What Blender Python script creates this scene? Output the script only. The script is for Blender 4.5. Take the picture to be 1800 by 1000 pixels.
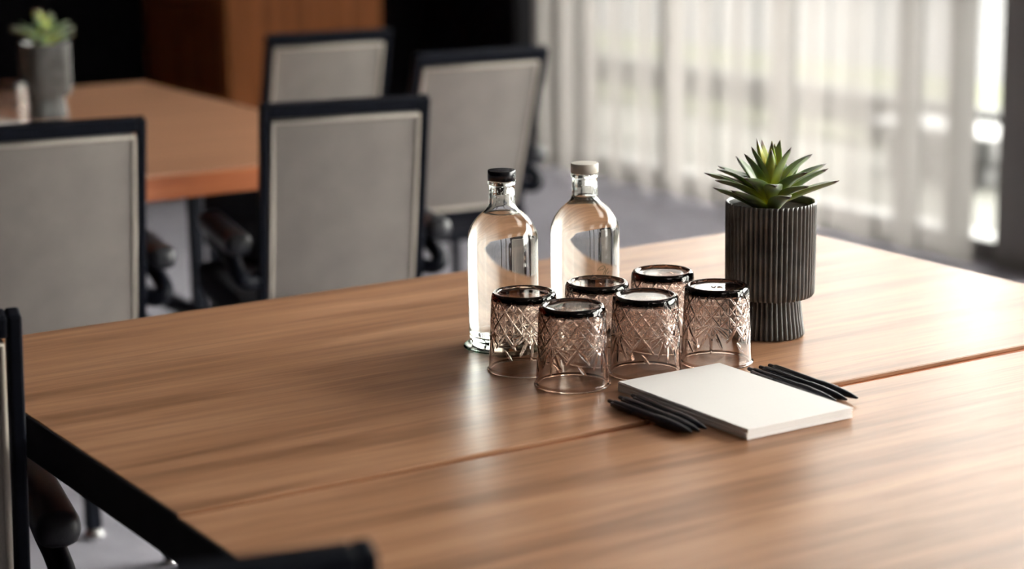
import bpy, bmesh, math, random
import numpy as np
from mathutils import Vector, Matrix

random.seed(7)
PI = math.pi
SC = bpy.context.scene
for o in list(bpy.data.objects):
    bpy.data.objects.remove(o)
COL = SC.collection

# ------------------------------------------------------------------ camera
CAM = Vector((-0.7563, -2.6318, 1.40))
PITCH, YAW, ROLL = 0.2189, 0.56513, -0.0130
cy, sy, cp, sp = math.cos(YAW), math.sin(YAW), math.cos(PITCH), math.sin(PITCH)
fwd = Vector((sy * cp, cy * cp, -sp))
r0 = Vector((cy, -sy, 0))
u0 = r0.cross(fwd)
rv = r0 * math.cos(ROLL) + u0 * math.sin(ROLL)
uv = u0 * math.cos(ROLL) - r0 * math.sin(ROLL)
cd = bpy.data.cameras.new('camera')
cam = bpy.data.objects.new('camera', cd)
COL.objects.link(cam)
M = Matrix((rv, uv, -fwd)).transposed().to_4x4()
M.translation = CAM
cam.matrix_world = M
cd.sensor_width = 36.0
cd.lens = 3629.8 / 1800 * 36
cd.dof.use_dof = True
cd.dof.focus_distance = 2.56
cd.dof.aperture_fstop = 2.7
cd.clip_end = 200
SC.camera = cam

# ------------------------------------------------------------------ light
world = bpy.data.worlds.new('overcast_sky')
SC.world = world
world.use_nodes = True
bg = world.node_tree.nodes['Background']
bg.inputs[0].default_value = (1.0, 0.955, 0.905, 1)
bg.inputs[1].default_value = 10.5
# added fill lights below the ceiling to brighten the room (all above the frame)
for k, (lx, ly) in enumerate([(0.4, -3.6), (2.6, -3.6), (2.6, -1.2)]):
    ld = bpy.data.lights.new('fill_light', 'AREA')
    ld.shape = 'SQUARE'
    ld.size = .9
    ld.energy = 6
    ld.color = (1.0, .93, .84)
    lo = bpy.data.objects.new('fill_light', ld)
    lo.location = (lx, ly, 2.88)
    COL.objects.link(lo)
SC.view_settings.view_transform = 'Standard'
SC.view_settings.look = 'None'
SC.view_settings.gamma = 1
SC.view_settings.use_curve_mapping = False
SC.view_settings.exposure = 1.15
SC.cycles.max_bounces = 20
SC.cycles.transmission_bounces = 18
SC.cycles.glossy_bounces = 8
SC.cycles.diffuse_bounces = 6
SC.cycles.transparent_max_bounces = 24
SC.cycles.sample_clamp_indirect = 6
SC.cycles.blur_glossy = 0.3
SC.cycles.use_denoising = True

# ------------------------------------------------------------------ materials
def mat(name, color, rough=0.5, metal=0.0, spec=0.5, coat=0.0, noise=None, bump=None):
    """noise=(scale, amount) varies the colour; bump=(scale, strength)"""
    m = bpy.data.materials.new(name)
    m.use_nodes = True
    nt = m.node_tree
    b = nt.nodes['Principled BSDF']
    b.inputs['Base Color'].default_value = (*color, 1)
    b.inputs['Roughness'].default_value = rough
    b.inputs['Metallic'].default_value = metal
    b.inputs['Specular IOR Level'].default_value = spec
    b.inputs['Coat Weight'].default_value = coat
    tc = nt.nodes.new('ShaderNodeTexCoord')
    if noise:
        n = nt.nodes.new('ShaderNodeTexNoise')
        n.inputs['Scale'].default_value = noise[0]
        n.inputs['Detail'].default_value = 6
        nt.links.new(tc.outputs['Object'], n.inputs['Vector'])
        r = nt.nodes.new('ShaderNodeValToRGB')
        a = noise[1]
        r.color_ramp.elements[0].position = 0.3
        r.color_ramp.elements[1].position = 0.7
        r.color_ramp.elements[0].color = (*[c * (1 - a) for c in color], 1)
        r.color_ramp.elements[1].color = (*[min(1, c * (1 + a)) for c in color], 1)
        nt.links.new(n.outputs['Fac'], r.inputs[0])
        nt.links.new(r.outputs[0], b.inputs['Base Color'])
    if bump:
        n = nt.nodes.new('ShaderNodeTexNoise')
        n.inputs['Scale'].default_value = bump[0]
        n.inputs['Detail'].default_value = 3
        nt.links.new(tc.outputs['Object'], n.inputs['Vector'])
        bp = nt.nodes.new('ShaderNodeBump')
        bp.inputs['Strength'].default_value = bump[1]
        bp.inputs['Distance'].default_value = 0.002
        nt.links.new(n.outputs['Fac'], bp.inputs['Height'])
        nt.links.new(bp.outputs[0], b.inputs['Normal'])
    return m

def wood_mat(name, dark, mid, light, rough=0.3, vertical=False, seed=0.0, streak=1.0):
    m = bpy.data.materials.new(name)
    m.use_nodes = True
    nt = m.node_tree
    N, L = nt.nodes, nt.links
    b = N['Principled BSDF']
    tc = N.new('ShaderNodeTexCoord')
    mp = N.new('ShaderNodeMapping')
    mp.inputs['Location'].default_value = (seed, seed * 1.7, seed * .3)
    L.new(tc.outputs['Object'], mp.inputs[0])
    def noise(scale, detail, rgh, sx, sy2, sz, dist=0.0):
        mm = N.new('ShaderNodeMapping')
        mm.inputs['Scale'].default_value = (sx, sy2, sz)
        L.new(mp.outputs[0], mm.inputs[0])
        n = N.new('ShaderNodeTexNoise')
        n.inputs['Scale'].default_value = scale
        n.inputs['Detail'].default_value = detail
        n.inputs['Roughness'].default_value = rgh
        n.inputs['Distortion'].default_value = dist
        L.new(mm.outputs[0], n.inputs['Vector'])
        return n
    ax = (14, 14, .7) if vertical else (.7, 9, 9)
    n1 = noise(2.2, 5, .6, *ax, .35)
    ax2 = (90, 90, 2.5) if vertical else (2.5, 80, 80)
    n2 = noise(3.0, 4, .65, *ax2, .1)
    ax3 = (26, 26, 1.8) if vertical else (1.6, 26, 26)
    n3 = noise(2.0, 4, .6, *ax3, .5)
    r1 = N.new('ShaderNodeValToRGB')
    e = r1.color_ramp.elements
    e[0].position, e[0].color = 0.34, (*dark, 1)
    e[1].position, e[1].color = 0.66, (*light, 1)
    k = r1.color_ramp.elements.new(0.48)
    k.color = (*mid, 1)
    L.new(n1.outputs['Fac'], r1.inputs[0])
    r3 = N.new('ShaderNodeValToRGB')
    r3.color_ramp.elements[0].position, r3.color_ramp.elements[0].color = 0.3, (.60, .54, .50, 1)
    r3.color_ramp.elements[1].position, r3.color_ramp.elements[1].color = 0.52, (1, 1, 1, 1)
    L.new(n3.outputs['Fac'], r3.inputs[0])
    mx = N.new('ShaderNodeMix')
    mx.data_type = 'RGBA'
    mx.blend_type = 'MULTIPLY'
    mx.inputs['Factor'].default_value = 0.75 * streak
    L.new(r1.outputs[0], mx.inputs['A'])
    L.new(r3.outputs[0], mx.inputs['B'])
    r2 = N.new('ShaderNodeValToRGB')
    r2.color_ramp.elements[0].position, r2.color_ramp.elements[0].color = 0.35, (.72, .70, .68, 1)
    r2.color_ramp.elements[1].position, r2.color_ramp.elements[1].color = 0.6, (1.05, 1.05, 1.05, 1)
    L.new(n2.outputs['Fac'], r2.inputs[0])
    mx2 = N.new('ShaderNodeMix')
    mx2.data_type = 'RGBA'
    mx2.blend_type = 'MULTIPLY'
    mx2.inputs['Factor'].default_value = 0.55 * streak
    L.new(mx.outputs['Result'], mx2.inputs['A'])
    L.new(r2.outputs[0], mx2.inputs['B'])
    L.new(mx2.outputs['Result'], b.inputs['Base Color'])
    b.inputs['Roughness'].default_value = rough
    b.inputs['Specular IOR Level'].default_value = 0.5
    bp = N.new('ShaderNodeBump')
    bp.inputs['Strength'].default_value = 0.10
    bp.inputs['Distance'].default_value = 0.001
    L.new(n2.outputs['Fac'], bp.inputs['Height'])
    L.new(bp.outputs[0], b.inputs['Normal'])
    return m

def glass_mat(name, color, ior, rough=0.0, absorb=None, density=0.0):
    m = bpy.data.materials.new(name)
    m.use_nodes = True
    nt = m.node_tree
    nt.nodes.remove(nt.nodes['Principled BSDF'])
    out = nt.nodes['Material Output']
    g = nt.nodes.new('ShaderNodeBsdfGlass')
    g.inputs['Color'].default_value = (*color, 1)
    g.inputs['Roughness'].default_value = rough
    g.inputs['IOR'].default_value = ior
    nt.links.new(g.outputs[0], out.inputs['Surface'])
    if absorb:
        v = nt.nodes.new('ShaderNodeVolumeAbsorption')
        v.inputs['Color'].default_value = (*absorb, 1)
        v.inputs['Density'].default_value = density
        nt.links.new(v.outputs[0], out.inputs['Volume'])
    return m

MAT = {}
MAT['table_wood'] = wood_mat('table_wood', (.29, .142, .074), (.425, .218, .118), (.53, .290, .165), rough=.33)
MAT['table_wood_near'] = wood_mat('table_wood_near', (.29, .142, .074), (.425, .218, .118), (.53, .290, .165), rough=.33, seed=3.7)
MAT['table_wood_far'] = wood_mat('table_wood_far', (.40, .20, .115), (.47, .24, .14), (.56, .30, .18), rough=.3, seed=8.1, streak=.5)  # paler wood: the far top's reflected light is put into the colour
MAT['edge_wood'] = wood_mat('edge_wood', (.26, .070, .022), (.44, .125, .040), (.52, .165, .06), rough=.45, seed=1.3, streak=.6)
MAT['cabinet_wood'] = wood_mat('cabinet_wood', (.14, .042, .012), (.21, .066, .018), (.26, .086, .026), rough=.5, vertical=True, streak=.4)
MAT['cabinet_wood'].node_tree.nodes['Principled BSDF'].inputs['Specular IOR Level'].default_value = .12
MAT['black_edge'] = mat('black_edge', (.004, .003, .004), .7, spec=.12, noise=(30, .3))
MAT['black_frame'] = mat('black_frame', (.004, .005, .009), .5, spec=.10, noise=(40, .2))
MAT['black_plastic'] = mat('black_plastic', (.012, .013, .017), .38, noise=(60, .2), bump=(500, .2))
MAT['cap_black'] = mat('cap_black', (.006, .007, .012), .25, noise=(60, .2))
MAT['cap_white'] = mat('cap_white', (.62, .58, .52), .45, noise=(60, .05))
MAT['steel'] = mat('steel', (.6, .6, .6), .25, metal=1, noise=(20, .1))
MAT['paper'] = mat('paper', (.86, .83, .81), .7, spec=.3, noise=(4, .01))
MAT['pen'] = mat('pen', (.010, .011, .017), .38, spec=.5, noise=(80, .2), bump=(900, .15))
MAT['soil'] = mat('soil', (.018, .013, .010), .95, spec=.05, noise=(120, .5), bump=(200, 1))
MAT['wall_dark'] = mat('wall_dark', (.006, .0055, .0065), .9, spec=.12, noise=(2, .12), bump=(60, .1))
MAT['wall_grey'] = mat('wall_grey', (.12, .11, .10), .8, noise=(2, .08), bump=(60, .1))
MAT['ceiling'] = mat('ceiling', (.35, .33, .31), .9, noise=(2, .05))
MAT['window_frame'] = mat('window_frame', (.10, .095, .09), .5, noise=(10, .1))
MAT['pier'] = mat('pier', (.19, .175, .165), .7, noise=(3, .1))

def carpet():
    m = mat('carpet', (.235, .22, .255), .95, spec=.1, noise=(9, .22), bump=(700, .8))
    return m
MAT['carpet'] = carpet()
MAT['carpet'].node_tree.nodes['Principled BSDF'].inputs['Sheen Weight'].default_value = .4
MAT['carpet'].node_tree.nodes['Principled BSDF'].inputs['Sheen Tint'].default_value = (.9, .9, 1, 1)

def fabric(name, base, warm):
    m = bpy.data.materials.new(name)
    m.use_nodes = True
    nt = m.node_tree
    N, L = nt.nodes, nt.links
    b = N['Principled BSDF']
    tc = N.new('ShaderNodeTexCoord')
    mp = N.new('ShaderNodeMapping')
    mp.inputs['Scale'].default_value = (700, 700, 700)
    L.new(tc.outputs['Object'], mp.inputs[0])
    ch = N.new('ShaderNodeTexNoise')
    ch.inputs['Scale'].default_value = 1.0
    L.new(mp.outputs[0], ch.inputs['Vector'])
    n = N.new('ShaderNodeTexNoise')
    n.inputs['Scale'].default_value = 14
    n.inputs['Detail'].default_value = 5
    L.new(tc.outputs['Object'], n.inputs['Vector'])
    r = N.new('ShaderNodeValToRGB')
    r.color_ramp.elements[0].position, r.color_ramp.elements[0].color = .35, (*base, 1)
    r.color_ramp.elements[1].position, r.color_ramp.elements[1].color = .65, (*warm, 1)
    L.new(n.outputs['Fac'], r.inputs[0])
    mx = N.new('ShaderNodeMix')
    mx.data_type = 'RGBA'
    mx.blend_type = 'MULTIPLY'
    mx.inputs['Factor'].default_value = .35
    L.new(r.outputs[0], mx.inputs['A'])
    L.new(ch.outputs['Fac'], mx.inputs['B'])
    L.new(mx.outputs['Result'], b.inputs['Base Color'])
    b.inputs['Roughness'].default_value = .95
    b.inputs['Specular IOR Level'].default_value = .15
    b.inputs['Sheen Weight'].default_value = .3
    bp = N.new('ShaderNodeBump')
    bp.inputs['Strength'].default_value = .5
    bp.inputs['Distance'].default_value = .001
    L.new(ch.outputs['Fac'], bp.inputs['Height'])
    L.new(bp.outputs[0], b.inputs['Normal'])
    return m
MAT['chair_fabric'] = fabric('chair_fabric', (.235, .208, .190), (.27, .24, .218))
MAT['chair_piping'] = fabric('chair_piping', (.56, .50, .43), (.60, .54, .47))
MAT['seat_fabric'] = fabric('seat_fabric', (.018, .018, .024), (.026, .026, .033))
MAT['seat_fabric'].node_tree.nodes['Principled BSDF'].inputs['Sheen Weight'].default_value = 0

MAT['tumbler_glass'] = glass_mat('tumbler_glass', (.985, .965, .95), 1.5, 0.0, (.60, .46, .39), 245)
MAT['bottle_glass'] = glass_mat('bottle_glass', (.995, 1, .995), 1.48, 0.0, (.72, .9, .78), 6)
MAT['water'] = glass_mat('water', (1, 1, 1), 1.333)
MAT['coaster_glass'] = glass_mat('coaster_glass', (.85, .90, .86), 1.5, .03, (.3, .5, .38), 45)

def ceramic():
    m = mat('ceramic', (.085, .083, .080), .26, spec=.8, noise=(35, .35))
    return m
MAT['ceramic'] = ceramic()

def leaf_mat():
    m = bpy.data.materials.new('leaf')
    m.use_nodes = True
    nt = m.node_tree
    N, L = nt.nodes, nt.links
    b = N['Principled BSDF']
    at = N.new('ShaderNodeAttribute')
    at.attribute_name = 'along'
    r = N.new('ShaderNodeValToRGB')
    e = r.color_ramp.elements
    e[0].position, e[0].color = 0.0, (.60, .60, .02, 1)
    e[1].position, e[1].color = 1.0, (.055, .020, .022, 1)
    for p, c in ((.34, (.34, .40, .035)), (.58, (.17, .24, .10)), (.88, (.17, .22, .13)), (.94, (.06, .035, .03))):
        k = e.new(p)
        k.color = (*c, 1)
    L.new(at.outputs['Fac'], r.inputs[0])
    oi = N.new('ShaderNodeAttribute')
    oi.attribute_name = 'young'
    mx = N.new('ShaderNodeMix')
    mx.data_type = 'RGBA'
    L.new(oi.outputs['Fac'], mx.inputs['Factor'])
    L.new(r.outputs[0], mx.inputs['A'])
    r2 = N.new('ShaderNodeValToRGB')
    e2 = r2.color_ramp.elements
    e2[0].position, e2[0].color = 0, (.42, .26, .01, 1)
    e2[1].position, e2[1].color = 1, (.07, .015, .02, 1)
    k = e2.new(.6); k.color = (.52, .48, .01, 1)
    k = e2.new(.82); k.color = (.35, .38, .02, 1)
    k = e2.new(.92); k.color = (.10, .04, .02, 1)
    L.new(at.outputs['Fac'], r2.inputs[0])
    L.new(r2.outputs[0], mx.inputs['B'])
    L.new(mx.outputs['Result'], b.inputs['Base Color'])
    b.inputs['Roughness'].default_value = .42
    b.inputs['Sheen Weight'].default_value = .35
    b.inputs['Sheen Roughness'].default_value = .4
    b.inputs['Subsurface Weight'].default_value = .4
    b.inputs['Subsurface Radius'].default_value = (.6, 1, .2)
    b.inputs['Subsurface Scale'].default_value = .006
    return m
MAT['leaf'] = leaf_mat()

def sheer(nm='sheer', lo=.70, hi=.985):
    m = bpy.data.materials.new(nm)
    m.use_nodes = True
    nt = m.node_tree
    N, L = nt.nodes, nt.links
    N.remove(N['Principled BSDF'])
    out = N['Material Output']
    tr = N.new('ShaderNodeBsdfTransparent')
    tl = N.new('ShaderNodeBsdfTranslucent')
    df = N.new('ShaderNodeBsdfDiffuse')
    tc = N.new('ShaderNodeTexCoord')
    mp = N.new('ShaderNodeMapping')
    mp.inputs['Scale'].default_value = (1, 9, .15)
    L.new(tc.outputs['Object'], mp.inputs[0])
    n = N.new('ShaderNodeTexNoise')
    n.inputs['Scale'].default_value = 3
    L.new(mp.outputs[0], n.inputs['Vector'])
    r = N.new('ShaderNodeValToRGB')
    r.color_ramp.elements[0].color = (.265, .245, .235, 1)
    r.color_ramp.elements[1].color = (.33, .305, .29, 1)
    L.new(n.outputs['Fac'], r.inputs[0])
    for x in (tl, df):
        L.new(r.outputs[0], x.inputs['Color'])
    m1 = N.new('ShaderNodeMixShader')
    m1.inputs[0].default_value = .5
    L.new(tl.outputs[0], m1.inputs[1])
    L.new(df.outputs[0], m1.inputs[2])
    m2 = N.new('ShaderNodeMixShader')
    # a weave seen edge-on closes up
    lw = N.new('ShaderNodeLayerWeight')
    lw.inputs['Blend'].default_value = .35
    mr = N.new('ShaderNodeMapRange')
    mr.inputs['To Min'].default_value = lo
    mr.inputs['To Max'].default_value = hi
    L.new(lw.outputs['Facing'], mr.inputs['Value'])
    L.new(mr.outputs[0], m2.inputs[0])
    L.new(tr.outputs[0], m2.inputs[1])
    L.new(m1.outputs[0], m2.inputs[2])
    L.new(m2.outputs[0], out.inputs['Surface'])
    return m
MAT['sheer'] = sheer()

def pane_mat():
    m = bpy.data.materials.new('pane')
    m.use_nodes = True
    nt = m.node_tree
    N, L = nt.nodes, nt.links
    N.remove(N['Principled BSDF'])
    tr = N.new('ShaderNodeBsdfTransparent')
    tr.inputs[0].default_value = (.93, .95, .94, 1)
    gl = N.new('ShaderNodeBsdfGlossy')
    gl.inputs['Roughness'].default_value = .02
    fr = N.new('ShaderNodeFresnel')
    fr.inputs[0].default_value = 1.2
    mx = N.new('ShaderNodeMixShader')
    L.new(fr.outputs[0], mx.inputs[0])
    L.new(tr.outputs[0], mx.inputs[1])
    L.new(gl.outputs[0], mx.inputs[2])
    L.new(mx.outputs[0], N['Material Output'].inputs['Surface'])
    return m
MAT['pane'] = pane_mat()
MAT['paving'] = mat('paving', (.042, .041, .034), .85, noise=(3, .08), bump=(60, .3))
MAT['lawn'] = mat('lawn', (.027, .030, .010), .9, noise=(8, .3), bump=(200, 1))
MAT['hedge'] = mat('hedge', (.035, .04, .01), .8, noise=(12, .5), bump=(60, 1))
MAT['render_grey'] = mat('render_grey', (.022, .021, .021), .85, noise=(3, .08))
MAT['stone_white'] = mat('stone_white', (.085, .083, .083), .6, noise=(5, .03))
MAT['asphalt'] = mat('asphalt', (.018, .0175, .0185), .9, noise=(6, .12))

# ------------------------------------------------------------------ mesh helpers
def link(name, me, m=None, parent=None, loc=None, rz=0.0, smooth=False, shade_angle=None):
    o = bpy.data.objects.new(name, me)
    COL.objects.link(o)
    if m is not None:
        me.materials.append(m)
    if parent is not None:
        o.parent = parent
    if loc is not None:
        o.location = loc
    if rz:
        o.rotation_euler = (0, 0, rz)
    if smooth:
        me.polygons.foreach_set('use_smooth', [True] * len(me.polygons))
        if shade_angle is not None:
            me.set_sharp_from_angle(angle=math.radians(shade_angle))
    return o

def tag(o, label=None, cat=None, group=None, kind=None):
    if label: o['label'] = label
    if cat: o['category'] = cat
    if group: o['group'] = group
    if kind: o['kind'] = kind
    return o

def empty(name, loc, rz=0.0, label=None, cat=None, group=None):
    o = bpy.data.objects.new(name, None)
    o.empty_display_size = .05
    o.location = loc
    o.rotation_euler = (0, 0, rz)
    COL.objects.link(o)
    return tag(o, label, cat, group)

def copy_tree(o, parent=None):
    c = o.copy()
    COL.objects.link(c)
    if parent is not None:
        c.parent = parent
    for ch in list(o.children):
        copy_tree(ch, c)
    return c

def mesh(verts, faces):
    me = bpy.data.meshes.new('m')
    me.from_pydata([tuple(v) for v in verts], [], faces)
    me.update()
    return me

def boxes(lst, bevel=0.0, seg=2):
    """lst of (x0,x1,y0,y1,z0,z1) joined into one mesh"""
    bm = bmesh.new()
    for x0, x1, y0, y1, z0, z1 in lst:
        vs = [bm.verts.new((x, y, z)) for z in (z0, z1) for y in (y0, y1) for x in (x0, x1)]
        for f in ((0, 2, 3, 1), (4, 5, 7, 6), (0, 1, 5, 4), (2, 6, 7, 3), (0, 4, 6, 2), (1, 3, 7, 5)):
            bm.faces.new([vs[i] for i in f])
    if bevel:
        bmesh.ops.bevel(bm, geom=list(bm.edges), offset=bevel, segments=seg, affect='EDGES', profile=.5)
    me = bpy.data.meshes.new('m')
    bm.to_mesh(me)
    bm.free()
    return me

def lathe(profile, seg=64, ribs=None, close=False):
    """profile list of (r, z[, ribflag]); caps where r==0"""
    verts, faces = [], []
    rows = []
    for p in profile:
        r, z = p[0], p[1]
        if r <= 1e-7:
            rows.append([len(verts)])
            verts.append((0, 0, z))
        else:
            row = []
            for i in range(seg):
                a = 2 * PI * i / seg
                rr = r
                if ribs and len(p) > 2 and p[2]:
                    rr = r - ribs[1] * p[2] * (1 - abs(math.cos(ribs[0] * a / 2)))
                row.append(len(verts))
                verts.append((rr * math.cos(a), rr * math.sin(a), z))
            rows.append(row)
    n = len(rows)
    pairs = [(i, i + 1) for i in range(n - 1)]
    if close:
        pairs.append((n - 1, 0))
    for i, j in pairs:
        A, B = rows[i], rows[j]
        if len(A) == 1 and len(B) == 1:
            continue
        if len(A) == 1:
            for k in range(seg):
                faces.append((A[0], B[k], B[(k + 1) % seg])[::-1])
        elif len(B) == 1:
            for k in range(seg):
                faces.append((A[k], A[(k + 1) % seg], B[0]))
        else:
            for k in range(seg):
                faces.append((A[k], A[(k + 1) % seg], B[(k + 1) % seg], B[k]))
    me = mesh(verts, faces)
    bm = bmesh.new()
    bm.from_mesh(me)
    bmesh.ops.recalc_face_normals(bm, faces=bm.faces)
    bm.to_mesh(me)
    bm.free()
    return me

def tube(paths, seg=8):
    """paths: list of (points, radii, closed)"""
    verts, faces = [], []
    for pts, rad, closed in paths:
        pts = [Vector(p) for p in pts]
        n = len(pts)
        if not hasattr(rad, '__len__'):
            rad = [rad] * n
        rings = []
        prev = None
        for i in range(n):
            a = pts[(i - 1) % n] if (closed or i > 0) else pts[i]
            b = pts[(i + 1) % n] if (closed or i < n - 1) else pts[i]
            t = (b - a).normalized()
            if prev is None:
                ref = Vector((0, 0, 1)) if abs(t.z) < .9 else Vector((1, 0, 0))
                nrm = t.cross(ref).normalized()
            else:
                nrm = (prev - t * prev.dot(t)).normalized()
            prev = nrm
            bn = t.cross(nrm)
            ring = []
            for k in range(seg):
                an = 2 * PI * k / seg
                ring.append(len(verts))
                verts.append(pts[i] + (nrm * math.cos(an) + bn * math.sin(an)) * rad[i])
            rings.append(ring)
        m = n if closed else n - 1
        for i in range(m):
            A, B = rings[i], rings[(i + 1) % n]
            for k in range(seg):
                faces.append((A[k], A[(k + 1) % seg], B[(k + 1) % seg], B[k]))
        if not closed:
            faces.append(tuple(rings[0][::-1]))
            faces.append(tuple(rings[-1]))
    return mesh(verts, faces)

def bez(pts, n=12):
    """Catmull-Rom through the points"""
    P = [Vector(p) for p in pts]
    P = [P[0] * 2 - P[1]] + P + [P[-1] * 2 - P[-2]]
    out = []
    for i in range(1, len(P) - 2):
        for k in range(n):
            t = k / n
            a, b, c, d = P[i - 1], P[i], P[i + 1], P[i + 2]
            out.append(.5 * ((2 * b) + (c - a) * t + (2 * a - 5 * b + 4 * c - d) * t * t + (3 * b - a - 3 * c + d) * t ** 3))
    out.append(P[-2])
    return out

# ------------------------------------------------------------------ the room
WX = 3.95        # window wall
def struct(name, me, m, parent=None, label=None, **k):
    o = link(name, me, m, parent, **k)
    if parent is None:
        o['kind'] = 'structure'
    return o

struct('floor', boxes([(-5, 4.25, -6, 5.5, -.1, 0)]), MAT['carpet'])
struct('ceiling', boxes([(-5, 4.25, -6, 5.5, 2.9, 3.0)]), MAT['ceiling'])
struct('wall_back', boxes([(-5, 4.25, 5.35, 5.5, 0, 2.9), (3.86, 4.25, 4.60, 5.35, 0, 2.9)]), MAT['wall_dark'])
struct('wall_left', boxes([(-4.3, -4.15, -6, 5.35, 0, 2.9)]), MAT['wall_dark'])
struct('wall_front', boxes([(-4.15, 4.35, -5.2, -5.05, 0, 2.9)]), MAT['wall_grey'])
struct('wall_right', boxes([(4.0, 4.25, 1.74, 1.99, 0, 2.9), (4.0, 4.25, -5.05, -4.4, 0, 2.9),
                            (4.0, 4.25, 1.99, 4.6, 2.72, 2.9), (4.0, 4.25, -4.4, 1.74, 2.72, 2.9)]), MAT['pier'])
struct('baseboard_back', boxes([(-4.15, 2.53, 5.33, 5.35, 0, .09), (3.21, 3.86, 5.33, 5.35, 0, .09)], .003), MAT['black_frame'])

def window(name, y0, y1, stiles, rail_z):
    w = bpy.data.objects.new(name, None)
    w.location = (4.1, 0, 0)
    w['kind'] = 'structure'
    COL.objects.link(w)
    link('sill', boxes([(-.06, .06, y0, y1, 0, .07)], .005), MAT['window_frame'], w)
    link('head', boxes([(-.05, .05, y0, y1, 2.64, 2.72)], .005), MAT['window_frame'], w)
    for s in stiles:
        link('mullion', boxes([(-.04, .04, s - .022, s + .022, .07, 2.64)], .004), MAT['window_frame'], w)
    for z in rail_z:
        for a, b in zip(stiles[:-1], stiles[1:]):
            link('glazing_bar', boxes([(-.02, .02, a + .022, b - .022, z - .02, z + .02)], .003), MAT['window_frame'], w)
    for a, b in zip(stiles[:-1], stiles[1:]):
        link('pane', boxes([(-.004, .004, a + .02, b - .02, .07, 2.64)]), MAT['pane'], w)
    return w
window('window_1', 1.99, 4.60, [2.02, 2.26, 2.50, 3.16, 3.84, 4.57], [1.02])
window('window_2', -4.40, 1.74, [-4.37, -3.1, -1.9, -.7, .5, 1.71], [])

# sheer curtain: one hanging cloth in folds
def curtain_mesh(ya, yb, n_fold, amp, z0, z1, seed):
    rnd = random.Random(seed)
    N = n_fold * 12
    ph = [rnd.uniform(-.5, .5) for _ in range(n_fold + 2)]
    am = [rnd.uniform(.55, 1.25) for _ in range(n_fold + 2)]
    verts, faces = [], []
    rows = 7
    for j in range(rows):
        z = z0 + (z1 - z0) * j / (rows - 1)
        for i in range(N + 1):
            u = i / N * n_fold
            k = int(u)
            f = u - k
            a = am[k] * (1 - f) + am[k + 1] * f
            p = ph[k] * (1 - f) + ph[k + 1] * f
            x = amp * a * math.sin(2 * PI * (u + .25 * p)) * (1 + .12 * math.sin(j * 1.3 + k))
            w = i / N
            x *= 1 - .7 * w
            y = ya + (yb - ya) * (.80 * w + .20 * w * w) + .02 * math.sin(4 * PI * u + p * 3)
            verts.append((x, y, z))
    for j in range(rows - 1):
        for i in range(N):
            a = j * (N + 1) + i
            faces.append((a, a + 1, a + N + 2, a + N + 1))
    return mesh(verts, faces)
c = empty('sheer_curtain', (3.93, 0, 0), 0, 'pale sheer full-height curtain hanging in folds before the window', 'curtain')
link('curtain_cloth', curtain_mesh(4.56, 2.02, 13, .042, .015, 2.80, 3), MAT['sheer'], c, smooth=True)
link('curtain_track', boxes([(-.02, .02, 2.0, 4.58, 2.80, 2.83)], .003), MAT['window_frame'], c)
link('hem', boxes([(-.004, .004, 2.04, 4.55, .015, .018)]), MAT['sheer'], c)

# wood-clad tall cabinet by the back wall
cb = empty('tall_cabinet', (2.53, 4.55, 0), 0, 'tall reddish-brown wooden cabinet against the dark back wall', 'cabinet')
link('body', boxes([(.02, .66, .02, .78, 0, 2.6)], .004), MAT['cabinet_wood'], cb)
link('door', boxes([(.006, .338, 0, .02, .06, 2.58)], .003), MAT['cabinet_wood'], cb)
link('door', boxes([(.342, .674, 0, .02, .06, 2.58)], .003), MAT['cabinet_wood'], cb)
link('side_panel', boxes([(0, .02, .02, .78, 0, 2.6)], .003), MAT['cabinet_wood'], cb)

# ------------------------------------------------------------------ outside
struct('ground', boxes([(4.25, 5.45, -8, 16, -.12, -.02)]), MAT['paving'])
struct('lawn', boxes([(5.45, 5.85, -8, 16, -.12, 0)]), MAT['lawn'])
struct('wall_garden', boxes([(5.85, 6.0, -8, 16, -.05, .14)], .01), MAT['render_grey'])
struct('road', boxes([(6.0, 6.5, -8, 24, -.14, -.04), (7.5, 16, -8, 24, -.14, -.04)]), MAT['asphalt'])
struct('field', boxes([(6.5, 7.5, -8, 24, -.14, -.01)]), MAT['lawn'])
tag(link('stone_bench', boxes([(-.16, .16, -.36, .36, .09, .19), (-.11, .11, -.28, -.16, -.02, .09), (-.11, .11, .16, .28, -.02, .09)], .015),
         MAT['stone_white'], loc=(5.22, 3.42, 0)), 'low white stone bench out on the paving beyond the window', 'bench')
struct('wall_far', boxes([(15.0, 15.4, -4, 24, -.04, 1.7)]), MAT['render_grey'])  # out of view; kept low so more sky brightens bottles and table

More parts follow.
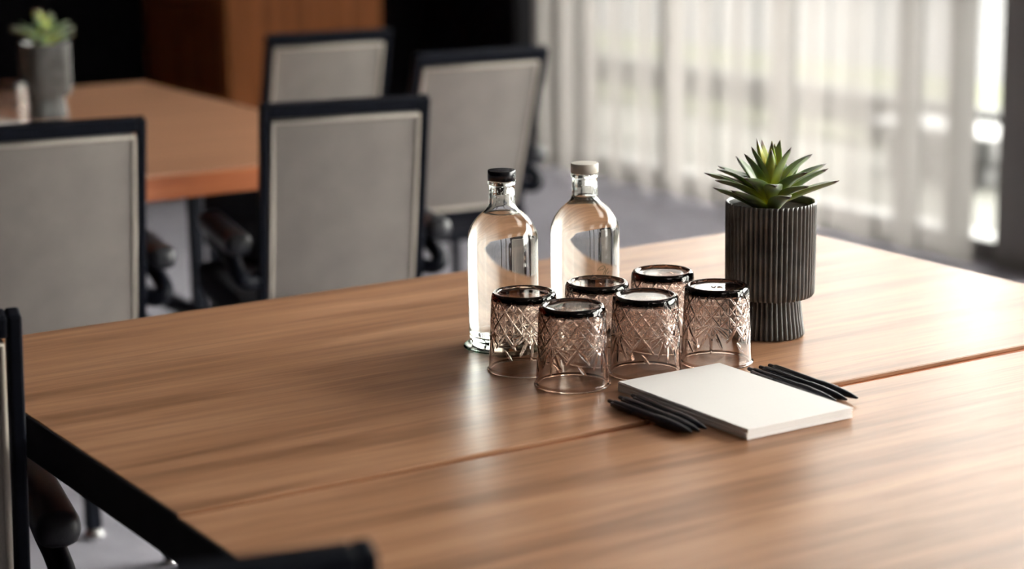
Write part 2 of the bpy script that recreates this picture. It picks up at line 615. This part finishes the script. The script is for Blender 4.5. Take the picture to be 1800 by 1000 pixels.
# ------------------------------------------------------------------ tables
TZ = 0.74
def table(name, loc, rz, L, W, wood, label, edge_mats, legs, group=None, T=.050, inset=.03):
    """origin = back left corner on the floor; runs +x, -y"""
    t = empty(name, loc, rz, label, 'table', group)
    e = .003
    link('tabletop', boxes([(e, L - e, -W + e, -e, TZ - .006, TZ)], .0012), wood, t)
    core = link('edge_board', boxes([(e, L, -W, 0, TZ - T, TZ - .006)], .001), edge_mats[0], t)
    link('edge_band', boxes([(-.001, e, -W, 0, TZ - T, TZ - .0005)], .0008), edge_mats[1], t)
    link('frame', boxes([(.03, L - .03, -W + inset, -W + inset + .025, TZ - T - .03, TZ - T), (.03, L - .03, -.055, -.03, TZ - T - .03, TZ - T),
                         (.03, .055, -W + .03, -.03, TZ - T - .03, TZ - T), (L - .055, L - .03, -W + .03, -.03, TZ - T - .03, TZ - T)]), MAT['black_frame'], t)
    for (x, y) in legs:
        lg = link('leg', boxes([(x - .015, x + .015, y - .015, y + .015, .02, TZ - T)], .004), MAT['black_frame'], t)
        gl = link('glide', lathe([(0, 0), (.02, 0), (.022, .008), (.012, .02), (0, .021)], 20), MAT['steel'], lg, loc=(x, y, 0), smooth=True, shade_angle=40)
    return t
TL, TW = 1.443, .8154
table('conference_table', (0, 0, 0), 0, TL, TW - .001, MAT['table_wood'],
      'wooden conference table carrying the bottles, glasses and potted succulent', (MAT['edge_wood'], MAT['black_edge']),
      [(.045, -TW + .035), (.045, -.045), (TL - .05, -.045), (TL - .05, -TW + .045)])
table('conference_table', (-.0025, -TW - .0025, -.0008), -.009, TL + .02, TW, MAT['table_wood_near'],
      'wooden conference table in front, pushed against the one with the bottles', (MAT['edge_wood'], MAT['black_edge']),
      [(.045, -.045), (.045, -TW + .045), (TL - .03, -.045), (TL - .03, -TW + .045)])
t3 = table('conference_table', (-.45, 2.585, 0), 0, 1.835, 1.47, MAT['table_wood_far'],
      'wooden conference table at the back, between the cabinet and the chairs', (MAT['edge_wood'], MAT['edge_wood']),
      [(1.103, -1.398), (.05, -1.40), (.05, -.05), (1.60, -.84), (1.60, -.99), (1.60, -.05)], T=.052, inset=.35)
link('cross_bar', boxes([(1.585, 1.615, -1.0, -.55, .27, .305)], .004), MAT['black_frame'], t3)
link('leg_panel', boxes([(1.585, 1.60, -1.30, -.92, .47, .688)], .004), MAT['black_frame'], t3)  # added black leg panel filling the dark area under the tabletop

# ------------------------------------------------------------------ chairs
BW, BH = .168, .432           # half width, height of the back
def make_chair():
    """origin: floor point under the hinge of the back; +y is the direction the sitter faces"""
    ch = empty('conference_chair', (0, 0, 0))
    hz = .455
    hinge = (0, 0, hz)
    fr = boxes([(-BW, -BW + .016, -.014, .014, -.02, BH), (BW - .016, BW, -.014, .014, -.02, BH),
                (-BW + .016, BW - .016, -.014, .014, BH - .026, BH), (-BW + .016, BW - .016, -.014, .014, -.02, 0)], .0035)
    f = link('back_frame', fr, MAT['black_frame'], ch, loc=hinge)
    p = link('backrest', boxes([(-BW + .020, BW - .020, -.012, .016, .004, BH - .031)], .006, 3), MAT['chair_fabric'], ch, loc=hinge, smooth=True, shade_angle=50)
    x, z0, z1, y = BW - .023, .008, BH - .034, -.0115
    ring = [(-x, y, z0), (0, y, z0), (x, y, z0), (x, y, (z0 + z1) / 2), (x, y, z1), (0, y, z1), (-x, y, z1), (-x, y, (z0 + z1) / 2)]
    link('piping', tube([(ring, .0042, True)], 8), MAT['chair_piping'], ch, loc=hinge, smooth=True)
    # seat
    link('seat', boxes([(-.20, .20, .03, .47, .415, .480)], .016, 3), MAT['seat_fabric'], ch, smooth=True, shade_angle=50)
    link('seat_frame', boxes([(-.19, .19, .02, .46, .400, .424)], .005), MAT['black_frame'], ch)
    for s in (-1, 1):
        # arm: bracket loops out from the seat, pad on top
        ar = link('arm', tube([(bez([(s * .158, .0, .535), (s * .190, -.022, .530), (s * .207, -.018, .543), (s * .207, .03, .560), (s * .205, .09, .568), (s * .205, .16, .575)], 6), 0.016, False),
                               ([(s * .205, .09, .570), (s * .205, .10, .592)], .012, False), ([(s * .205, .16, .575), (s * .205, .20, .592)], .012, False)], 10), MAT['black_frame'], ch, smooth=True)
        pad = boxes([(s * .205 - .027, s * .205 + .027, -.03, .27, .583, .628)], .019, 4)
        link('arm_pad', pad, MAT['black_plastic'], ar, smooth=True, shade_angle=60)
        # legs
        for y0, y1 in ((.04, -.04), (.43, .45)):
            lg = link('leg', tube([([(s * .17, y0, .41), (s * .185, y1, .012)], .0125, False)], 12), MAT['black_frame'], ch, smooth=True, shade_angle=40)
            link('glide', lathe([(0, 0), (.016, 0), (.017, .006), (.012, .014), (0, .015)], 16), MAT['steel'], lg, loc=(s * .185, y1, 0), smooth=True, shade_angle=40)
    return ch

proto = make_chair()
CH = [  # top right corner of the back (x, y), yaw, recline, label
    ((.690, .887), -9.5, 12, 'grey fabric chair left of the table end, with its black frame before the back table'),
    ((1.258, .831), -13, 12, 'grey fabric chair in the middle, standing between the two wooden tables'),
    ((1.862, 2.058), -9, 20, 'small-looking grey fabric chair in front of the wooden cabinet'),
    ((1.937, 1.437), -8, 22, 'grey fabric chair standing nearest the sheer curtain'),
    ((-.033, -.492), -11, 12, 'grey fabric chair cut by the left edge of the photo'),
    ((-.078, -1.378), -12, 12, 'chair of which only the blurred top rail shows at the bottom'),
]
CH[0] = (CH[0][0], CH[0][1], CH[0][2], 'grey fabric chair at the left, in front of the potted plant on the back table')
for i, ((cx, cyy), yaw, rec, label) in enumerate(CH):
    o = proto if i == 0 else copy_tree(proto)
    ya, rc = math.radians(yaw), math.radians(rec)
    lat = Vector((math.cos(ya), math.sin(ya), 0))
    fw = Vector((-math.sin(ya), math.cos(ya), 0))
    # top of the back sits BH*sin(rc) behind the hinge
    top = Vector((cx, cyy, 0)) - lat * BW
    base = top + fw * (BH * math.sin(rc) + .012)
    o.location = (base.x, base.y, (.887 - .455 - BH * math.cos(rc)))
    dz = o.location.z
    o.location.z = 0
    o.rotation_euler = (0, 0, ya)
    for chd in o.children:
        if chd.name.split('.')[0] in ('back_frame', 'backrest', 'piping'):
            chd.location = (0, 0, .455 + dz)
            chd.rotation_euler = (rc, 0, 0)
    tag(o, label, 'chair', 'grey conference chairs')

# ------------------------------------------------------------------ bottles
def bottle(name, loc, cap_mat, level, label):
    b = empty(name, loc, 0, label, 'bottle', 'water bottles')
    outer = [(0, .0012), (.030, .0008), (.037, 0), (.0405, .0008), (.0432, .004), (.0446, .010), (.0452, .020), (.0455, .05), (.0456, .10), (.0455, .135),
             (.0451, .1435), (.0436, .1500), (.0408, .1562), (.0365, .1630), (.0315, .1690), (.0262, .1735), (.0212, .1775), (.0182, .1820), (.0170, .1870), (.0168, .195), (.0168, .2100),
             (.0180, .2112), (.0183, .2130), (.0180, .2150), (.0165, .2155)]
    th = .0030
    inner = [(.0135, .2155), (.0135, .187), (.0150, .1815), (.0185, .1765), (.0235, .1710), (.0288, .1662), (.0335, .1605), (.0378, .1538), (.0404, .1480), (.0420, .142), (.0425, .135),
             (.0426, .10), (.0425, .05), (.0422, .022), (.0410, .0165), (.0370, .0135), (.028, .0128), (.015, .0132), (0, .0135)]
    link('glass_body', lathe(outer + inner, 96), MAT['bottle_glass'], b, smooth=True, shade_angle=50)
    # water fills the inside up to the level
    w = [(0, level)]
    ins = sorted([p for p in inner], key=lambda p: -p[1])
    prev = None
    ri = None
    for (ra, za), (rb, zb) in zip(ins[:-1], ins[1:]):
        if za >= level >= zb and za != zb:
            ri = ra + (rb - ra) * (za - level) / (za - zb)
            break
    w.append((ri * .55, level))
    w.append((ri - .001, level))
    w.append((ri + .0003, level + .0006))
    for r, z in inner:
        if z < level - .0004 and r > 0:
            w.append((r + .0003, z - (.0003 if z < .02 else 0)))
    w.append((0, .0132))
    link('water', lathe(w, 96), MAT['water'], b, smooth=True, shade_angle=50)
    bm = bmesh.new()
    rnd = random.Random(int(level * 1e5))
    for _ in range(70):
        a = rnd.uniform(0, 2 * PI)
        z = rnd.uniform(max(level + .012, .186), .211)
        r = rnd.uniform(.0003, .0009)
        bmesh.ops.create_icosphere(bm, subdivisions=2, radius=r, matrix=Matrix.Translation((.0134 * math.cos(a), .0134 * math.sin(a), z)) @ Matrix.Diagonal((.8, .8, rnd.uniform(.9, 1.6), 1)))
    dm = bpy.data.meshes.new('m')
    bm.to_mesh(dm)
    bm.free()
    tag(link('droplets', dm, MAT['water'], b, smooth=True), kind='stuff')
    cp = [(0, .2160), (.0176, .2160), (.0181, .2166), (.0181, .2278), (.0177, .2285), (.0160, .2287), (0, .2288)]
    link('cap', lathe(cp, 96, None), cap_mat, b, smooth=True, shade_angle=40)
    return b
b1 = bottle('water_bottle', (.6281, -.4274, TZ + .0022), MAT['cap_black'], .1725, 'clear glass water bottle with a black cap')
b2 = bottle('water_bottle', (.7526, -.4329, TZ), MAT['cap_white'], .1860, 'clear glass water bottle with an off-white cap')
co = link('coaster', lathe([(0, 0), (.051, 0), (.0527, .0009), (.0515, .0022), (.0475, .0022), (.0465, .0016), (0, .0016)], 96), MAT['coaster_glass'], loc=(.6281, -.4274, TZ + .0002), smooth=True, shade_angle=40)
tag(co, 'thin round greenish glass coaster under the black-capped bottle', 'coaster')

# thin printed plant drawing on the second bottle
def on_bottle(px, py):
    a = math.asin(max(-1, min(1, (px - 1029) / 62)))
    z = (585 - py) * .000765
    ang = math.atan2(-math.cos(YAW), -math.sin(YAW)) + a
    r = .0457
    return Vector((r * math.cos(ang), r * math.sin(ang), z))
strokes = []
for pts in ([(1028, 481), (1021, 473)], [(1028, 481), (1024, 470)], [(1028, 481), (1028, 471)], [(1028, 481), (1032, 470)], [(1028, 481), (1019, 477)],
            [(1049, 463), (1052, 458), (1058, 455), (1062, 457), (1059, 461), (1052, 462)], [(1062, 456), (1063, 463), (1060, 468), (1058, 477)],
            [(1058, 475), (1063, 472), (1066, 474)], [(1062, 472), (1065, 464), (1068, 461)], [(1066, 470), (1070, 466)],
            [(1033, 470), (1034, 480)], [(1040, 468), (1040, 479)], [(1046, 470), (1044, 480)]):
    P = [on_bottle(*p) for p in pts]
    strokes.append((bez(P, 4) if len(P) > 2 else P, .00036, False))
MAT['print_green'] = mat('print_green', (.10, .12, .06), .6, noise=(40, .3))
link('printed_sprig', tube(strokes, 5), MAT['print_green'], b2)

# ------------------------------------------------------------------ cut glass tumblers (standing upside down)
def tumbler_mesh(NT=640):
    H = .0988
    outer = []
    # z from the rim on the table upwards
    outer += [(.0455, 0.0), (.0464, .0004), (.0468, .0012), (.0464, .0022), (.0452, .0032)]
    zs = np.linspace(.0045, .0895, 165)
    rs = .0443 - (.0443 - .0405) * (zs - .0045) / (.085)
    wall = list(zip(rs, zs))
    sh = [(.0404, .0905), (.0402, .0925), (.0398, .0945), (.0391, .0963), (.0380, .0978), (.0366, .0986), (.0350, .0988), (.0336, .0984), (.0328, .0974), (.0322, .0962), (.0312, .0957), (.024, .0954), (.012, .0952)]
    rim_in = [(.0446, -.0000)]
    inner_zs = list(np.linspace(.004, .084, 12))
    inner = [(.0426 - (.0426 - .0374) * (z - .004) / .080, z) for z in inner_zs]
    inner += [(.0369, .0868), (.0350, .0886), (.0310, .0896), (.015, .0900)]
    prof = []
    prof += [(r, z, 0) for r, z in inner[::-1]]
    prof += [(.0434, .0012, 0), (.0440, .0002, 0)]
    prof += [(r, z, 0) for r, z in outer]
    prof += [(r, z, 1) for r, z in wall]
    prof += [(r, z, 2 if z < .0955 else 0) for r, z in sh]
    prof = np.array(prof)
    n = len(prof)
    th = np.arange(NT) * 2 * PI / NT
    R = np.repeat(prof[:, 0:1], NT, 1)
    Z = np.repeat(prof[:, 1:2], NT, 1)
    fl = np.repeat(prof[:, 2:3], NT, 1)
    U = np.repeat((th * 12 / (2 * PI))[None, :], n, 0)
    Hd = .027
    V = (.0935 - Z) / Hd
    per = 2 * PI * .042 / 12
    nl = math.hypot(1 / per, 1 / Hd)
    def lined(q, s, w, d):
        dist = np.abs(q - np.round(q)) / s
        return d * np.clip(1 - dist / w, 0, 1)
    inpat = (V > -.06) & (V < 2.02)
    g = np.zeros_like(R)
    for q in (U - V, U + V):
        g = np.maximum(g, np.where(inpat, lined(q, nl, .0014, .00135), 0))
    # finer star cuts inside the diamonds
    tri = np.abs(U - np.round(U))
    fine_ok = (V > tri * 1.0 + .04) & (V < 1.98 - (tri * .6))
    for q in (U - V + .5, U + V + .5):
        g = np.maximum(g, np.where(fine_ok, lined(q, nl, .0009, .0006), 0))
    g = np.maximum(g, np.where(fine_ok, lined(2 * U, 2 / per, .0009, .0006), 0))
    g = np.maximum(g, np.where(fine_ok, lined(2 * V, 2 / Hd, .0009, .0006), 0))
    # fans of long cuts below the diamonds
    X = U * per
    per_all = per * 12
    def ray(x0, v0, ang, l0, l1, w, d):
        nonlocal g
        dx = (X - x0 + per_all / 2) % per_all - per_all / 2
        dz = (.0935 - v0 * Hd) - Z
        s = dx * math.sin(ang) + dz * math.cos(ang)
        t = np.abs(dx * math.cos(ang) - dz * math.sin(ang))
        f = (s - l0) / (l1 - l0)
        ww = w * np.clip(np.sin(PI * np.clip(f, 0, 1)) ** .6, .0, 1) + 1e-9
        g = np.maximum(g, np.where((f > 0) & (f < 1), d * np.clip(1 - t / ww, 0, 1), 0))
    for k in range(4):
        xf = k * 3 * per
        for ang, l1 in ((0, .037), (.42, .034), (-.42, .034), (.85, .031), (-.85, .031), (1.2, .024), (-1.2, .024)):
            ray(xf, 1.35, ang, .004, l1, .0021, .0015)
        for s in (-1, 1):
            ray(xf + s * 1.5 * per, 1.55, -s * .62, 0, .017, .0018, .0013)
            ray(xf + (1.5 + s * .25) * per, 1.75, s * .6, .0, .016, .0018, .0013)
        ray(xf + 1.5 * per, 2.25, .65, .0, .016, .0019, .0013)
    g = np.where(fl == 1, g, np.where(fl == 2, g * .6, 0))
    R = R - g
    xs = R * np.cos(th)[None, :]
    ys = R * np.sin(th)[None, :]
    co_ = np.stack([xs, ys, Z], -1).reshape(-1, 3)
    verts = np.concatenate([co_, [[0, 0, .0901], [0, 0, .0952]]])
    i = np.arange(n - 1)[:, None]
    k = np.arange(NT)[None, :]
    k2 = (k + 1) % NT
    quads = np.stack([(i * NT + k), (i * NT + k2), ((i + 1) * NT + k2), ((i + 1) * NT + k)], -1).reshape(-1, 4)
    a = n * NT
    kk = np.arange(NT)
    t1 = np.stack([np.full(NT, a), (kk + 1) % NT, kk], -1)
    t2 = np.stack([np.full(NT, a + 1), (n - 1) * NT + kk, (n - 1) * NT + (kk + 1) % NT], -1)
    me = bpy.data.meshes.new('m')
    me.vertices.add(len(verts))
    me.vertices.foreach_set('co', verts.ravel())
    loops = np.concatenate([quads.ravel(), t1.ravel(), t2.ravel()])
    me.loops.add(len(loops))
    me.loops.foreach_set('vertex_index', loops.astype(np.int32))
    nq, ntt = len(quads), 2 * NT
    starts = np.concatenate([np.arange(nq) * 4, nq * 4 + np.arange(ntt) * 3])
    me.polygons.add(nq + ntt)
    me.polygons.foreach_set('loop_start', starts.astype(np.int32))
    me.polygons.foreach_set('use_smooth', np.ones(nq + ntt, dtype=bool))
    me.update(calc_edges=True)
    me.validate()
    return me
tm = tumbler_mesh()
tm.materials.append(MAT['tumbler_glass'])
GL = [  # x, y, rotation, label
    ((.594, -.636), .35, 'cut glass tumbler nearest the camera, the front one of the left column'),
    ((.5855, -.5425), 1.2, 'cut glass tumbler in front of the black-capped bottle'),
    ((.6922, -.5474), 2.1, 'cut glass tumbler in front of the off-white-capped bottle'),
    ((.6978, -.6427), .05, 'cut glass tumbler directly behind the left corner of the white paper pad'),
    ((.7972, -.5438), 2.9, 'cut glass tumbler farthest back, left of the ribbed pot'),
    ((.8017, -.6507), .75, 'cut glass tumbler just in front of the ribbed plant pot'),
]
for (x, y), rot, label in GL:
    o = bpy.data.objects.new('tumbler', tm)
    COL.objects.link(o)
    o.location = (x, y, TZ + .0002)
    o.rotation_euler = (0, 0, rot)
    tag(o, label, 'glass', 'upturned smoky tumblers beside the notepad')

# faint raised mark on the base of the tumbler by the pot
fc = bpy.data.curves.new('m', 'FONT')
fc.body = 'VA'
fc.size = .011
fc.extrude = .0003
fc.align_x = 'CENTER'
fc.align_y = 'CENTER'
MAT['mark'] = mat('mark', (.05, .04, .045), .3, noise=(60, .2))
fc.materials.append(MAT['mark'])
ftmp = bpy.data.objects.new('ftmp', fc)
fme = bpy.data.meshes.new_from_object(ftmp)
bpy.data.objects.remove(ftmp)
fo = bpy.data.objects.new('raised_mark', fme)
COL.objects.link(fo)
fo.parent = o
fo.location = (0, 0, .0958)
fo.rotation_euler = (0, 0, -YAW - .75)

# ------------------------------------------------------------------ potted succulent
def leaf_mesh(base, tip, width, lift, young=0.0, up=None):
    base, tip = Vector(base), Vector(tip)
    d = tip - base
    horiz = Vector((d.x, d.y, 0))
    axis = Vector((0, 0, 1))
    side = d.cross(axis)
    if side.length < 1e-4:
        side = Vector((1, 0, 0))
    side.normalize()
    up0 = side.cross(d).normalized()
    if up0.z < 0 and d.z < d.length * .98:
        up0 = -up0
        side = -side
    ctrl = base + d * .5 + up0 * lift
    NS, NR = 15, 10
    verts, along = [], []
    for i in range(NS):
        t = i / (NS - 1)
        p = base * (1 - t) ** 2 + ctrl * 2 * t * (1 - t) + tip * t * t
        tg = ((ctrl - base) * (1 - t) + (tip - ctrl) * t).normalized()
        nrm = side.cross(tg).normalized()
        if nrm.dot(up0) < 0:
            nrm = -nrm
        w = width * .5 * (.42 + .58 * math.sin(PI * min(1, t / .95) ** .75)) if t < .45 else width * .5 * (1 - ((t - .45) / .55) ** 1.7) ** .95
        if t < .45:
            w = width * .5 * (.50 + .50 * math.sin(PI / 2 * t / .45))
        w = max(w, .0002)
        tk = (.0022 + .0016 * math.sin(PI * t ** .7)) * min(1, w / (.004))
        for k in range(NR):
            a = 2 * PI * k / NR
            x = math.cos(a) * w
            # channelled upper face, rounded keel below
            h = math.sin(a) * tk * (.55 if math.sin(a) > 0 else 1.25) + (abs(math.cos(a)) ** 1.6) * w * .30
            verts.append(p + side * x + nrm * h)
            along.append(t)
    faces = []
    for i in range(NS - 1):
        for k in range(NR):
            faces.append((i * NR + k, i * NR + (k + 1) % NR, (i + 1) * NR + (k + 1) % NR, (i + 1) * NR + k))
    faces.append(tuple(range(NR))[::-1])
    faces.append(tuple((NS - 1) * NR + k for k in range(NR)))
    me = mesh(verts, faces)
    bm = bmesh.new()
    bm.from_mesh(me)
    bmesh.ops.recalc_face_normals(bm, faces=bm.faces)
    bm.to_mesh(me)
    bm.free()
    at = me.attributes.new('along', 'FLOAT', 'POINT')
    at.data.foreach_set('value', along)
    a2 = me.attributes.new('young', 'FLOAT', 'POINT')
    a2.data.foreach_set('value', [young] * len(verts))
    return me

def potted_succulent(loc, rz, label):
    t = empty('potted_succulent', loc, rz, label, 'plant', 'succulents in ribbed pots')
    up = []
    # upper cup with narrow flutes
    cup = [(0, .0505, 0), (.034, .0505, 0), (.045, .052, 0), (.0560, .0545, .5), (.0583, .0580, 1), (.0588, .064, 1), (.0591, .12, 1), (.0593, .172, 1), (.0593, .1755, .9), (.0588, .1780, .4), (.0575, .1788, 0),
           (.0555, .1782, 0), (.0548, .176, 0), (.0545, .160, 0), (0, .158, 0)]
    link('pot', lathe(cup, 53 * 10, ribs=(53, .0040)), MAT['ceramic'], t, smooth=True, shade_angle=60)
    foot = [(0, 0, 0), (.040, 0, 0), (.0452, .0006, .5), (.0466, .003, 1), (.0460, .008, 1), (.0430, .028, 1), (.0408, .046, 1), (.0404, .0515, 1), (.030, .0520, 0), (0, .0520, 0)]
    link('pot_foot', lathe(foot, 40 * 12, ribs=(40, .0040)), MAT['ceramic'], t, smooth=True, shade_angle=60)
    link('soil', lathe([(0, .158), (.0546, .158), (.0546, .1700), (.040, .1715), (.02, .170), (0, .172)], 48), MAT['soil'], t, smooth=True, shade_angle=60)
    Rr = Vector((math.cos(YAW), -math.sin(YAW), 0))
    Tt = Vector((-math.sin(YAW), -math.cos(YAW), 0))
    LV = [  # tip right (mm), tip up (mm), tip towards the front (mm), width, lift, young
        (-88, 38, 0, 19, 8, 0), (-76, 32, 22, 20, 8, 0), (-78, 21, 12, 16, 4, 0), (-57, 22, 42, 20, 4, 0), (-69, 39, -20, 18, 13, 0),
        (-66, 40, -45, 16, 8, 0), (-43, 54, -34, 17, 5, 0), (-37, 64, 8, 19, 7, 0), (-27, 72, 2, 20, 6, .1), (-19, 82, -8, 14, 2, 1),
        (-11, 78, -18, 13, 1, .9), (0.5, 78, -5, 12, 1, 1), (-3, 71, 17, 14, 1, .5), (14, 76, -26, 15, 3, .3), (7, 71, -26, 13, 1, .8), (24, 72, 10, 20, 6, .15),
        (54, 60, -6, 20, 11, 0), (44, 46, -42, 19, 4, 0), (75, 45, -20, 19, 9, 0), (71, 45, 20, 19, 7, 0), (39, 46, 55, 20, 11, 0),
        (41, 28, 56, 19, 8, 0), (84, 31, 30, 21, 3, 0), (-42, 39, 52, 20, 12, 0), (-4, 32, 74, 19, 12, 0), (13, 20, 88, 20, 9, 0),
        (-20, 38, -80, 19, 8, 0), (30, 36, -78, 19, 8, 0), (-45, 30, -65, 19, 8, 0), (62, 28, -55, 19, 8, 0)]
    for i, (a, b, c_, w, lift, yg) in enumerate(LV):
        steep = b / (math.hypot(a, c_) + 1)
        z0 = .165 + (.010 if steep < 1 else .016)
        if b < 26:
            z0 = .164
        dirh = (Rr * a + Tt * c_)
        dirh = dirh.normalized() if dirh.length > 0 else Vector((1, 0, 0))
        base = dirh * (.006 if steep < 2 else .003) + Vector((0, 0, z0))
        tip = Rr * (a / 1000) + Tt * (c_ / 1000) + Vector((0, 0, .1784 + b / 1000))
        link('leaf', leaf_mesh(base, tip, w * 1.3 / 1000, lift * 1.5 / 1000, yg), MAT['leaf'], t, smooth=True, shade_angle=75)
    return t
p1 = potted_succulent((.9464, -.5788, TZ), 0, 'spiky green succulent in a ribbed dark pot beside the tumblers')
p2 = copy_tree(p1)
p2.location = (.914, 2.031, TZ)
p2.rotation_euler = (0, 0, 1.1)
tag(p2, 'spiky green succulent in a ribbed pot on the back table', 'plant')

# set on the back table beside the far plant
o = bpy.data.objects.new('tumbler', tm)
COL.objects.link(o)
o.location = (.812, 1.985, TZ + .0002)
tag(o, 'upturned tumbler on the back table, beside the far plant', 'glass')

# ------------------------------------------------------------------ paper pad
def pad(loc, rz, label, W=.1515, L=.2440, n=9):
    t = empty('notepad', loc, rz, label, 'notepad')
    h = .0118
    dz = h / n
    rnd = random.Random(4)
    for i in range(n):
        ex = .0009 * rnd.uniform(-1, 1)
        ey = .0011 * rnd.uniform(-1, 1)
        s = boxes([(-W / 2, W / 2, -L / 2, L / 2, 0, dz - .00008)])
        link('sheet', s, MAT['paper'], t, loc=(ex, ey, i * dz), rz=rnd.uniform(-.004, .004))
    return t
pad((.6965, -.8150, TZ + .0001), -.0005, 'white blank paper notepad lying between the two rows of pens')
pad((.735, 1.93, TZ + .0001), .2, 'white blank notepad on the back table beside the far plant', .148, .21, 5)

# ------------------------------------------------------------------ pens
def make_pen():
    t = empty('pen', (0, 0, 0))
    L = .163
    # lathe along z then laid along -y
    rot = Matrix.Rotation(math.radians(90), 4, 'X')      # z -> -y
    def put(name, me, m, parent):
        me.transform(rot)
        return link(name, me, m, parent, smooth=True, shade_angle=40)
    put('barrel', lathe([(0, .010), (.0034, .010), (.0040, .012), (.0044, .03), (.0047, .095), (0, .0955)], 24), MAT['pen'], t)
    put('grip', lathe([(0, .0953), (.0051, .0955), (.0054, .100), (.0054, .118), (.0047, .136), (.0034, .150), (.0018, .1605), (.0011, .163), (0, .163)], 24), MAT['pen'], t)
    put('clicker', lathe([(0, -.001), (.0021, -.001), (.0025, .0005), (.0025, .010), (0, .0102)], 16), MAT['pen'], t)
    cl = boxes([(-.0073, -.0057, -.0024, .0024, .013, .055), (-.0070, -.0030, -.0022, .0022, .012, .0165)], .0005)
    put('clip', cl, MAT['pen'], t)
    return t
pen0 = make_pen()
PN = [((.5759, -.7387), (.5771, -.8938), 'left of the pad', 'outermost black pen of the row left of the notepad', .3),
      ((.5947, -.7340), (.5875, -.8942), '', 'middle black pen of the row left of the notepad', 1.8),
      ((.6117, -.7351), (.5989, -.8917), '', 'black pen touching the left side of the notepad', 2.4),
      ((.7990, -.7191), (.7900, -.8890), '', 'black pen against the right side of the notepad', 2.9),
      ((.8155, -.7209), (.8040, -.8919), '', 'middle black pen of the row right of the notepad', 1.7),
      ((.8300, -.7210), (.8185, -.8943), '', 'outermost black pen of the row right of the notepad', 2.6)]
for i, (a, b, _, label, spin) in enumerate(PN):
    o = pen0 if i == 0 else copy_tree(pen0)
    dx, dy = b[0] - a[0], b[1] - a[1]
    s = math.hypot(dx, dy) / .163
    ang = math.atan2(dy, dx) + PI / 2
    o.location = (a[0], a[1], TZ + .0056)
    o.rotation_euler = (0, 0, ang)
    o.scale = (1, s, 1)
    tag(o, label, 'pen', 'black pens beside the notepad')
